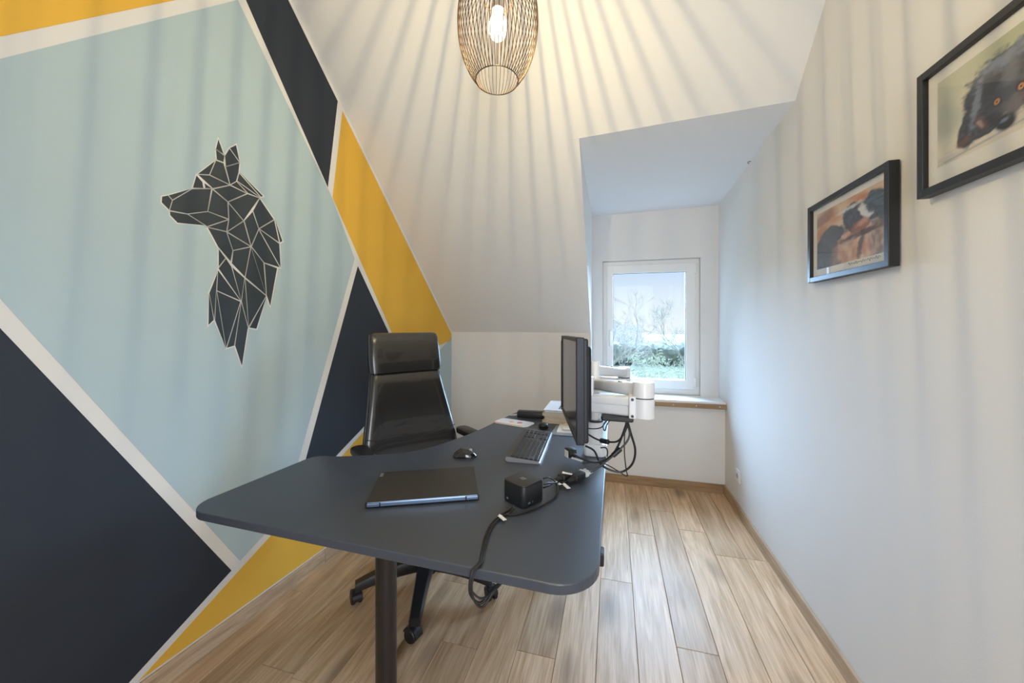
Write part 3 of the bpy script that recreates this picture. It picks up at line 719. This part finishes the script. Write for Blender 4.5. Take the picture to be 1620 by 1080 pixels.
bundle('thin black dock lead between the two thicker ones at desk front', [PZ(814, 805, zc + .004), PZ(805, 812, zc)], 2.2, -.012, .0026)
flag('white tag knotted round the dock leads', PZ(790, 815, .760), PZ(799, 824, .757), .006)
# ------------------------------------------------------------------ pendant lamp
lampo = thing('pendant_lamp', 'brown wire cage pendant lamp with a glowing clear bulb', 'lamp', (BULB[0], BULB[1], BULB[2]))
lampo.rotation_euler = (math.radians(-3.0), 0, 0)
R_ = .126
prof = [(.066, -.178), (.086, -.150), (.106, -.108), (.120, -.060), (.126, -.005), (.125, .045), (.117, .090), (.100, .130), (.075, .160), (.045, .178)]
wp = spline([(r, 0, z) for r, z in prof], 4)
wm = None
NW = 56
for i in range(NW):
    if wm is None:
        o = obj('wire', tube(B(), wp, .00125, 5, 0), M['wire'], lampo, True); wm = o.data
    else:
        o = bpy.data.objects.new('wire', wm); COL.objects.link(o); o.parent = lampo
    o.rotation_euler = (0, 0, 2 * PI * i / NW)
for nm, r, z in (('bottom_ring', .066, -.178), ('top_ring', .045, .178), ('inner_ring', .044, .085)):
    obj(nm, tube(B(), circ((0, 0, z), r, 48), .0016, 6, 0, True), M['wire'], lampo, True)
obj('lamp_holder', lathe(B(), [(.010, .05), (.0185, .052), (.0195, .10), (.024, .105), (.024, .16), (.012, .175)], n=24), M['sock'], lampo, True)
sp3 = B()
for a in range(3):
    t = 2 * PI * a / 3; cyl(sp3, (.02 * math.cos(t), .02 * math.sin(t), .10), (.044 * math.cos(t), .044 * math.sin(t), .085), .0015, 6)
    cyl(sp3, (.012 * math.cos(t), .012 * math.sin(t), .170), (.045 * math.cos(t), .045 * math.sin(t), .178), .0015, 6)
obj('spider_bracket', sp3, M['wire'], lampo)
obj('flex', cyl(B(), (0, 0, .17), (0, -.044, CZ - BULB[2]), .003, 8), M['cable'], lampo)
bmt = bpy.data.materials.new('bulb_glass'); bmt.use_nodes = True
n = bmt.node_tree.nodes; l = bmt.node_tree.links; n.clear()
t_ = n.new('ShaderNodeBsdfTransparent'); em = n.new('ShaderNodeEmission'); em.inputs[0].default_value = (1, .90, .70, 1); em.inputs[1].default_value = 6.0
x_ = n.new('ShaderNodeMixShader'); x_.inputs[0].default_value = .35; o_ = n.new('ShaderNodeOutputMaterial')
l.new(t_.outputs[0], x_.inputs[1]); l.new(em.outputs[0], x_.inputs[2]); l.new(x_.outputs[0], o_.inputs[0])
blb = obj('bulb', lathe(B(), [(.003, -.046), (.012, -.043), (.022, -.033), (.0285, -.016), (.030, -.002), (.028, .012), (.021, .028), (.0145, .040), (.0135, .052)], n=28), bmt, lampo, True)
fm = bpy.data.materials.new('filament'); fm.use_nodes = True
n = fm.node_tree.nodes; n['Principled BSDF'].inputs['Emission Color'].default_value = (1, .85, .55, 1); n['Principled BSDF'].inputs['Emission Strength'].default_value = 20
fb = B()
for a in range(4):
    t = PI / 2 * a + .4; cyl(fb, (.008 * math.cos(t), .008 * math.sin(t), -.022), (.006 * math.cos(t), .006 * math.sin(t), .03), .0008, 6)
obj('filament', fb, fm, blb)
# ------------------------------------------------------------------ framed pictures
def hsh(x, y): return noise.noise(Vector((x, y, .37)))
def sm_(a, b, x):
    t = max(0, min(1, (x - a) / (b - a))); return t * t * (3 - 2 * t)
def mixc(a, b, t): return tuple(a[i] + (b[i] - a[i]) * t for i in range(3))
def ell(x, y, cx, cy, rx, ry, ang=0, soft=.12, fur=.10, fs=14):
    dx, dy = x - cx, y - cy; c, s = math.cos(ang), math.sin(ang)
    u, v = (dx * c + dy * s) / rx, (-dx * s + dy * c) / ry
    d = math.sqrt(u * u + v * v) + fur * hsh(x * fs, y * fs) + fur * .5 * hsh(x * fs * 2.7, y * fs * 2.7)
    return 1 - sm_(1 - soft, 1 + soft, d)
LB = lambda r, g, b: srgb(r, g, b)[:3]
def art_big(x, y):      # black dog resting its head on a pale floor (x,y in 0..1, y up)
    c = mixc(LB(226, 219, 198), LB(196, 196, 170), sm_(.35, .95, y + .25 * hsh(x * 3, y * 3)))
    c = mixc(c, LB(158, 166, 150), .7 * ell(x, y, .07, .50, .10, .24, 0, .6, .2, 5))
    c = mixc(c, LB(168, 176, 130), .5 * ell(x, y, .42, .96, .16, .14, 0, .6, .2, 5))
    if y < .16 + .10 * (x - .4):
        c = mixc(LB(222, 213, 196), LB(160, 166, 170), .7 * sm_(.018, .0, abs(y - .02 - .10 * x - .01 * hsh(x * 4, 1))) + .25 * (hsh(x * 3, y * 20) > .1))
    blk, mid, hi, rust = LB(20, 20, 25), LB(66, 68, 80), LB(140, 150, 172), LB(104, 66, 50)
    for a in ((.44, .52, .26, .34, .15), (.62, .66, .34, .22, .05), (.82, .50, .34, .42, 0), (.27, .36, .10, .28, -.25), (.20, .22, .055, .10, -.4), (.30, .20, .14, .09, .3)):
        k = ell(x, y, *a[:4], a[4], .10, .16, 16)
        f = .42 + .95 * hsh(x * 30 + 3 * hsh(x * 6, y * 6), y * 40)
        c = mixc(c, mixc(blk, mid, max(0, min(1, f))), k)
    c = mixc(c, hi, .75 * ell(x, y, .40, .74, .15, .08, .45, .5, .6, 24))                    # lit fur on the brow
    c = mixc(c, blk, .85 * ell(x, y, .335, .60, .075, .12, -.2, .4, .3, 20))                   # folded ear
    c = mixc(c, hi, .65 * ell(x, y, .262, .47, .022, .20, -.12, .6, .7, 28))
    c = mixc(c, mid, .8 * ell(x, y, .455, .50, .055, .22, -.15, .6, .3, 26)); c = mixc(c, LB(112, 112, 122), .7 * ell(x, y, .46, .60, .04, .12, -.15, .6, .5, 30))
    c = mixc(c, LB(118, 108, 108), .8 * ell(x, y, .475, .27, .055, .10, -.1, .6, .4, 30))     # grey muzzle
    c = mixc(c, rust, .8 * ell(x, y, .185, .155, .05, .04, .4, .5, .4, 26)); c = mixc(c, rust, .75 * ell(x, y, .29, .27, .03, .09, .3, .5, .4, 26)); c = mixc(c, LB(190, 160, 140), .6 * ell(x, y, .29, .25, .012, .05, .3, .5, .6, 26))
    c = mixc(c, rust, .6 * ell(x, y, .56, .34, .05, .06, .3, .5, .4, 26))
    c = mixc(c, LB(12, 12, 15), ell(x, y, .43, .135, .055, .075, .1, .3, .1, 20))             # nose
    c = mixc(c, hi, .7 * ell(x, y, .425, .165, .022, .018, .2, .6, .4, 30))
    for ex, ey in ((.385, .385), (.510, .400)):
        c = mixc(c, LB(10, 9, 10), ell(x, y, ex, ey, .027, .046, .2, .2, 0)); c = mixc(c, LB(222, 150, 64), ell(x, y, ex, ey, .016, .028, 0, .2, 0)); c = mixc(c, LB(8, 8, 8), ell(x, y, ex, ey, .007, .013, 0, .3, 0))
    return c
def art_small(x, y):    # shaggy black-and-tan dog with a stick, dark dog behind
    c = mixc(LB(222, 190, 150), LB(196, 132, 84), sm_(-.25, .35, hsh(x * 3 + y * 3, y * 5 - x * 3)))
    c = mixc(c, LB(128, 70, 40), .8 * ell(x, y, .10, .88, .25, .10, .35, .5, .4, 8))
    blk, mid, hi = LB(28, 30, 38), LB(66, 74, 92), LB(220, 222, 226)
    tan, rus = LB(196, 136, 96), LB(150, 84, 52)
    if y < .42: c = mixc(c, LB(120, 128, 148), sm_(.5, .2, y))
    k = max(ell(x, y, .26, .42, .24, .26, 0, .1, .12), ell(x, y, .20, .20, .30, .34, 0, .1, .12)); c = mixc(c, mixc(blk, mid, max(0, .3 + .8 * hsh(x * 20, y * 20)) * (.4 + .6 * (y < .35))), k)
    k = ell(x, y, .93, .62, .17, .34, .3, .1, .14); c = mixc(c, mixc(LB(40, 52, 64), LB(86, 104, 116), max(0, .4 + hsh(x * 9, y * 30))), k)
    k = ell(x, y, .66, .22, .30, .34, 0, .1, .14); c = mixc(c, mixc(tan, LB(226, 192, 160), max(0, .4 + hsh(x * 16, y * 8))), k)
    c = mixc(c, mixc(LB(150, 120, 104), LB(208, 178, 152), max(0, .4 + hsh(x * 30, y * 10))), ell(x, y, .92, .25, .12, .24, .1, .2, .3))
    k = ell(x, y, .62, .66, .17, .24, .15, .1, .18, 16); c = mixc(c, mixc(blk, mid, max(0, .3 + hsh(x * 34, y * 26))), k)
    c = mixc(c, hi, ell(x, y, .78, .66, .06, .16, .5, .3, .4, 20)); c = mixc(c, LB(36, 36, 44), .9 * ell(x, y, .83, .71, .055, .07, .2, .4, .3))
    c = mixc(c, hi, .8 * ell(x, y, .55, .84, .16, .025, .1, .6, .6, 26))
    c = mixc(c, rus, .9 * ell(x, y, .70, .50, .13, .09, .35, .3, .3, 20)); c = mixc(c, LB(222, 170, 128), .6 * ell(x, y, .72, .53, .08, .04, .3, .5, .4, 24))
    c = mixc(c, LB(24, 20, 20), .9 * ell(x, y, .86, .55, .05, .04, .2, .3, .2))
    c = mixc(c, LB(78, 52, 44), .95 * ell(x, y, .66, .37, .36, .045, .10, .4, .35, 18)); c = mixc(c, LB(196, 170, 150), .6 * ell(x, y, .50, .30, .14, .035, .25, .5, .6, 26))
    c = mixc(c, blk, .8 * ell(x, y, .70, .20, .035, .20, -.15, .5, .5, 18)); c = mixc(c, LB(188, 142, 112), .6 * ell(x, y, .40, .14, .12, .16, 0, .6, .3))
    return c
am = bpy.data.materials.new('art_print'); am.use_nodes = True
_n = am.node_tree.nodes; at = _n.new('ShaderNodeVertexColor'); at.layer_name = 'paint'
am.node_tree.links.new(at.outputs[0], _n['Principled BSDF'].inputs['Base Color']); _n['Principled BSDF'].inputs['Roughness'].default_value = .7
def picture(y0, y1, z0, z1, bw, mount, art, label, tilt, nx=150, ny=96, sign=False):
    # hangs on wall_right; local x runs away from the window, z up, face towards -x world
    yc, zc_ = (y0 + y1) / 2, (z0 + z1) / 2; W, H = (y1 - y0) / 2, (z1 - z0) / 2
    r = thing('picture_frame', label, 'picture', (XR - .004, yc, zc_))
    r.rotation_euler = (0, math.radians(tilt[0]), 0)
    dpt = .030
    fr = obj('frame', ring_frame(B(), -W, W, -H, H, bw, bw, bw, bw, 0, dpt, .0015), M['frame'], r)
    def conv(o):      # (x,y,z)->(-y, -x, z): depth to -x, width along -y
        for v in o.data.vertices: v.co = Vector((-v.co.y, -v.co.x, v.co.z))
        o.data.flip_normals() if False else None
    conv(fr)
    o = obj('mount', box(B(), (-W + bw - .002, .004, -H + bw - .002), (W - bw + .002, .016, H - bw + .002)), M['mount'], r); conv(o)
    o = obj('backing', box(B(), (-W + .004, .0005, -H + .004), (W - .004, .0045, H - .004)), M['black'], r); conv(o)
    ax0, ax1, az0, az1 = -W + bw + mount[0], W - bw - mount[1], -H + bw + mount[2], H - bw - mount[3]
    b_ = B(); cl = b_.loops.layers.float_color.new('paint'); g_ = []
    for j in range(ny + 1):
        g_.append([b_.verts.new((ax0 + (ax1 - ax0) * i / nx, .0164, az0 + (az1 - az0) * j / ny)) for i in range(nx + 1)])
    colr = [[art(i / nx, j / ny) for i in range(nx + 1)] for j in range(ny + 1)]
    for j in range(ny):
        for i in range(nx):
            f = b_.faces.new((g_[j][i], g_[j][i + 1], g_[j + 1][i + 1], g_[j + 1][i]))
            for lp_, (jj, ii) in zip(f.loops, ((j, i), (j, i + 1), (j + 1, i + 1), (j + 1, i))): lp_[cl] = (*colr[jj][ii], 1)
    o = obj('print', b_, am, r); conv(o)
    if sign:
        pts = []; xx = W * .08
        for i in range(44):
            pts.append((xx + i * .0041, .0166, az0 - .010 + .004 * math.sin(i * 1.9) * (1 + .6 * math.sin(i * .7))))
        o = obj('signature', tube(B(), pts, .0005, 4, 3), M['black'], r); conv(o)
    o = obj('glazing', box(B(), (-W + bw - .003, .0215, -H + bw - .003), (W - bw + .003, .023, H - bw + .003)), M['picglass'], r); conv(o)
    return r
FX = XR - .034
def fy_(u, v): p = PX(u, v, FX); return p.y, p.z
picture(1.432, 1.935, 1.532, 1.863, .021, (.030, .016, .030, .024), art_small, 'smaller black framed picture of two shaggy dogs and a stick', (0, 0), sign=True)
picture(.800, 1.320, 1.703, 2.048, .021, (.030, .030, .045, .030), art_big, 'black framed picture of one black amber-eyed dog resting its head', (0, 0))
# ------------------------------------------------------------------ wolf decal
wolf = thing('wall_decal', 'dark slate wolf head decal of angular facets on the pale mural', 'wall decal', L3(LWp(350, 400)[0], LWp(350, 400)[1]))
FAC = [
 [(310,50),(336,122),(298,97)], [(298,97),(337,125),(333,155),(302,143)],
 [(357,92),(387,77),(402,153)], [(357,92),(402,154),(340,172),(337,125)], [(340,172),(402,155),(398,195),(387,235),(360,250)],
 [(297,145),(218,204),(272,207)], [(299,144),(333,156),(360,250),(273,207)],
 [(216,206),(243,236),(248,265),(199,263)], [(248,238),(286,266),(253,265)], [(220,205),(272,208),(360,250),(286,266)],
 [(68,298),(95,293),(114,315),(100,359),(66,325)], [(95,293),(197,265),(114,315)],
 [(114,315),(197,266),(281,266),(265,363),(178,374),(101,359)], [(101,361),(178,374),(255,424),(135,413),(103,380)],
 [(178,374),(265,363),(354,397),(262,428)], [(284,267),(350,322),(354,396),(265,363)], [(262,429),(354,398),(345,449)],
 [(286,267),(360,251),(434,286),(351,322)], [(360,250),(388,234),(434,286)],
 [(401,196),(504,298),(492,303)], [(399,197),(490,303),(389,233)], [(389,234),(487,304),(436,286)],
 [(351,323),(435,287),(487,305),(418,403)], [(352,324),(418,403),(347,450),(355,397)],
 [(262,430),(345,450),(372,529),(363,580),(308,515)], [(346,451),(450,513),(372,530)], [(419,403),(450,513),(347,450)],
 [(457,361),(483,437),(450,513),(420,402)], [(487,306),(549,397),(483,437),(457,360)], [(550,398),(572,499),(484,437)],
 [(552,398),(586,490),(573,499)], [(484,438),(572,500),(577,605)], [(483,439),(576,605),(505,582),(451,513)],
 [(506,583),(563,604),(532,770),(515,721)], [(450,514),(504,581),(515,721)], [(450,514),(516,722),(424,645)], [(449,514),(424,645),(366,585),(373,530)],
 [(310,519),(342,562),(310,603)], [(343,562),(367,598),(408,746),(309,606)], [(367,597),(423,647),(408,746)], [(307,609),(407,746),(303,701)],
 [(306,624),(302,701),(293,826),(270,711)], [(270,711),(292,827),(266,852)], [(302,701),(406,747),(343,947)], [(302,702),(342,947),(294,828)],
 [(407,748),(379,937),(344,948)], [(408,748),(438,858),(411,1026),(380,936)], [(423,648),(516,723),(439,858)], [(423,648),(439,858),(408,747)], [(516,725),(474,866),(440,860)]]
def inset_poly(p, d):
    n = len(p); A = sum(p[i][0] * p[(i + 1) % n][1] - p[(i + 1) % n][0] * p[i][1] for i in range(n)); sg = 1 if A > 0 else -1
    if sg < 0: p = p[::-1]
    # clip by each edge moved inwards (works for convex and mildly concave shapes)
    out = []
    for i in range(n):
        a, b, c = Vector(p[i - 1]), Vector(p[i]), Vector(p[(i + 1) % n])
        e1, e2 = (b - a).normalized(), (c - b).normalized(); n1, n2 = Vector((-e1.y, e1.x)), Vector((-e2.y, e2.x))
        k = 1 + n1.dot(n2)
        off = (n1 + n2) / max(k, .22) * d
        if d < 0 and off.length > abs(d) * 1.8: off = off.normalized() * abs(d) * 1.8
        q = b + off; out.append((q.x, q.y))
    A2 = sum(out[i][0] * out[(i + 1) % n][1] - out[(i + 1) % n][0] * out[i][1] for i in range(n))
    return out if A2 > 0 else None
def wpt(p, off):
    s, z = LWp(230 + p[0] / 2.7, 200 + p[1] / 2.7); return L3(s, z, off) - Vector(wolf.location)
bo = B()
for f in FAC:
    q = inset_poly(f, -3.2)
    if q: prism(bo, [wpt(p, .0012) for p in q], LWN * .0008)
obj('outline', bo, M['white_paint'], wolf)
for f in FAC:
    q = inset_poly(f, 2.1) or inset_poly(f, 1.0)
    if q: obj('facet', prism(B(), [wpt(p, .0018) for p in q], LWN * .0010), M['slate'], wolf)
# ------------------------------------------------------------------ wall socket, hook
sk = thing('wall_socket', 'white square power socket low on the picture wall', 'socket', (XR, 2.985, .272))
for nm, d_, h_, m_ in (('cover_plate', .009, .041, 'socket'), ('insert', .011, .030, 'socket')):
    obj(nm, box(B(), (-d_, -h_, -h_), (0.0, h_, h_), .002), M[m_], sk)
obj('recess', cyl(B(), (-.0108, 0, 0), (-.0114, 0, 0), .019, 20), M['grey'], sk)
for y in (-.0095, .0095): obj('pin_hole', cyl(B(), (-.011, y, 0), (-.0117, y, 0), .003, 8), M['black'], sk)
hp = PX(1188, 252, XR)
hk = thing('ceiling_hook', 'tiny dark hook where picture wall meets dormer ceiling', 'hook', (XR, hp.y, hp.z - .012))
obj('pin', cyl(B(), (0, 0, 0), (-.012, 0, 0), .003, 8), M['black'], hk)
obj('hook', tube(B(), [(-.012, 0, 0), (-.018, 0, -.004), (-.016, 0, -.012), (-.010, 0, -.010)], .002, 6, 4), M['black'], hk)
# ------------------------------------------------------------------ outside
GZ = -3.2
gd = B()
N = 24
gv = [[gd.verts.new((-40 + 80 * i / N, 4.2 + 86 * j / N, GZ + 2.4 * sm_(.1, .7, j / N) + .3 * hsh(i * .5, j * .5))) for i in range(N + 1)] for j in range(N + 1)]
for j in range(N):
    for i in range(N): gd.faces.new((gv[j][i], gv[j][i + 1], gv[j + 1][i + 1], gv[j + 1][i]))
obj('ground', gd, M['lawn'], kind='structure', smooth=True)
def tree(name, label, x, y, h, m, seed, spread=.55, depth=6, droop=0, r0=.09, trunk=.28, group='bare trees outside the window'):
    rd = random.Random(seed); gz = GZ + 2.4 * sm_(.1, .7, (y - 4.2) / 86) - .1
    root = thing(name, label, 'tree', (x, y, gz), 0)
    tr = B(); br = B()
    def grow(bm, p, d, L, r, dep):
        pts = [p]; q = p
        for s in range(3):
            d = (d + Vector((rd.gauss(0, .16), rd.gauss(0, .16), rd.gauss(.03, .10) - droop * (.12 if dep < 3 else 0)))).normalized()
            q = q + d * L / 3; pts.append(q)
        n = 5 if dep > 2 else 3
        tube(bm, pts, [r, r * .88, r * .76, r * .62], n, 0)
        if dep == 0: return
        for b in range(3 if dep > 1 else 4):
            a = rd.uniform(0, 2 * PI); up = d.orthogonal().normalized(); sd = d.cross(up)
            nd = (d * (1 - spread * .5) + (up * math.cos(a) + sd * math.sin(a)) * spread * rd.uniform(.6, 1.3)).normalized()
            grow(br, pts[-1] if b == 0 else pts[rd.choice((1, 2, 3))], nd, L * rd.uniform(.62, .86), max(r * .6, .008), dep - 1)
    grow(tr, Vector((0, 0, 0)), Vector((0, 0, 1)), h * trunk, r0, depth)
    obj('trunk', tr, m, root, True); obj('branches', br, m, root, kind='stuff')
tree('bare_shrub', 'tangled pale shrub nearest the window', 1.15, 9.5, 7.0, M['bark2'], 11, .9, 7, .8, .04, .18)
tree('bare_shrub', 'tangled greenish shrub just behind the nearest one', .55, 14.6, 7.0, M['bark2'], 41, .9, 7, .7, .05, .18)
tree('bare_shrub', 'twiggy shrub on the hinge side, third from the window', 2.75, 18.6, 7.4, M['bark2'], 15, .9, 7, .6, .06, .18)
tree('bare_tree', 'tall bare tree at the handle side of the window view', -.35, 24.0, 7.6, M['bark'], 3, .42, 6, 0, .08)
tree('bare_tree', 'bare tree furthest away near the field hedge', 5.6, 33.0, 6.6, M['bark'], 29, .5, 6, 0, .07)
hg = B()
for i in range(60):
    cx = -8 + i * .45; rr = .9 + .4 * hsh(i * .7, 2)
    bmesh.ops.create_icosphere(hg, subdivisions=2, radius=rr, matrix=Matrix.Translation((cx, 36 + hsh(i, 5), -1.3 + .35 * hsh(i * .9, 8))) @ Matrix.Diagonal((1, 1, 1.1, 1)))
for v in hg.verts: v.co += v.co.normalized() * .25 * hsh(v.co.x * 2.2, v.co.z * 2.2 + v.co.y)
tag(obj('hedge', hg, M['hedge'], kind='stuff'), 'pale green hedge across the far field', 'hedge')
hs = thing('house', 'distant pale house with a reddish roof behind the trees', 'house', (-1.4, 44, -3.0))
obj('wall', box(B(), (-4, -3, 0), (4, 3, 2.4)), M['render_wall'], hs)
obj('roof', prism(B(), [(-4.4, -3.5, 2.3), (-4.4, 3.5, 2.3), (-4.4, 0, 4.3)], (8.8, 0, 0)), M['roof'], hs)
obj('chimney', box(B(), (-2.2, -.4, 3.2), (-1.6, .4, 4.7)), M['roof'], hs)
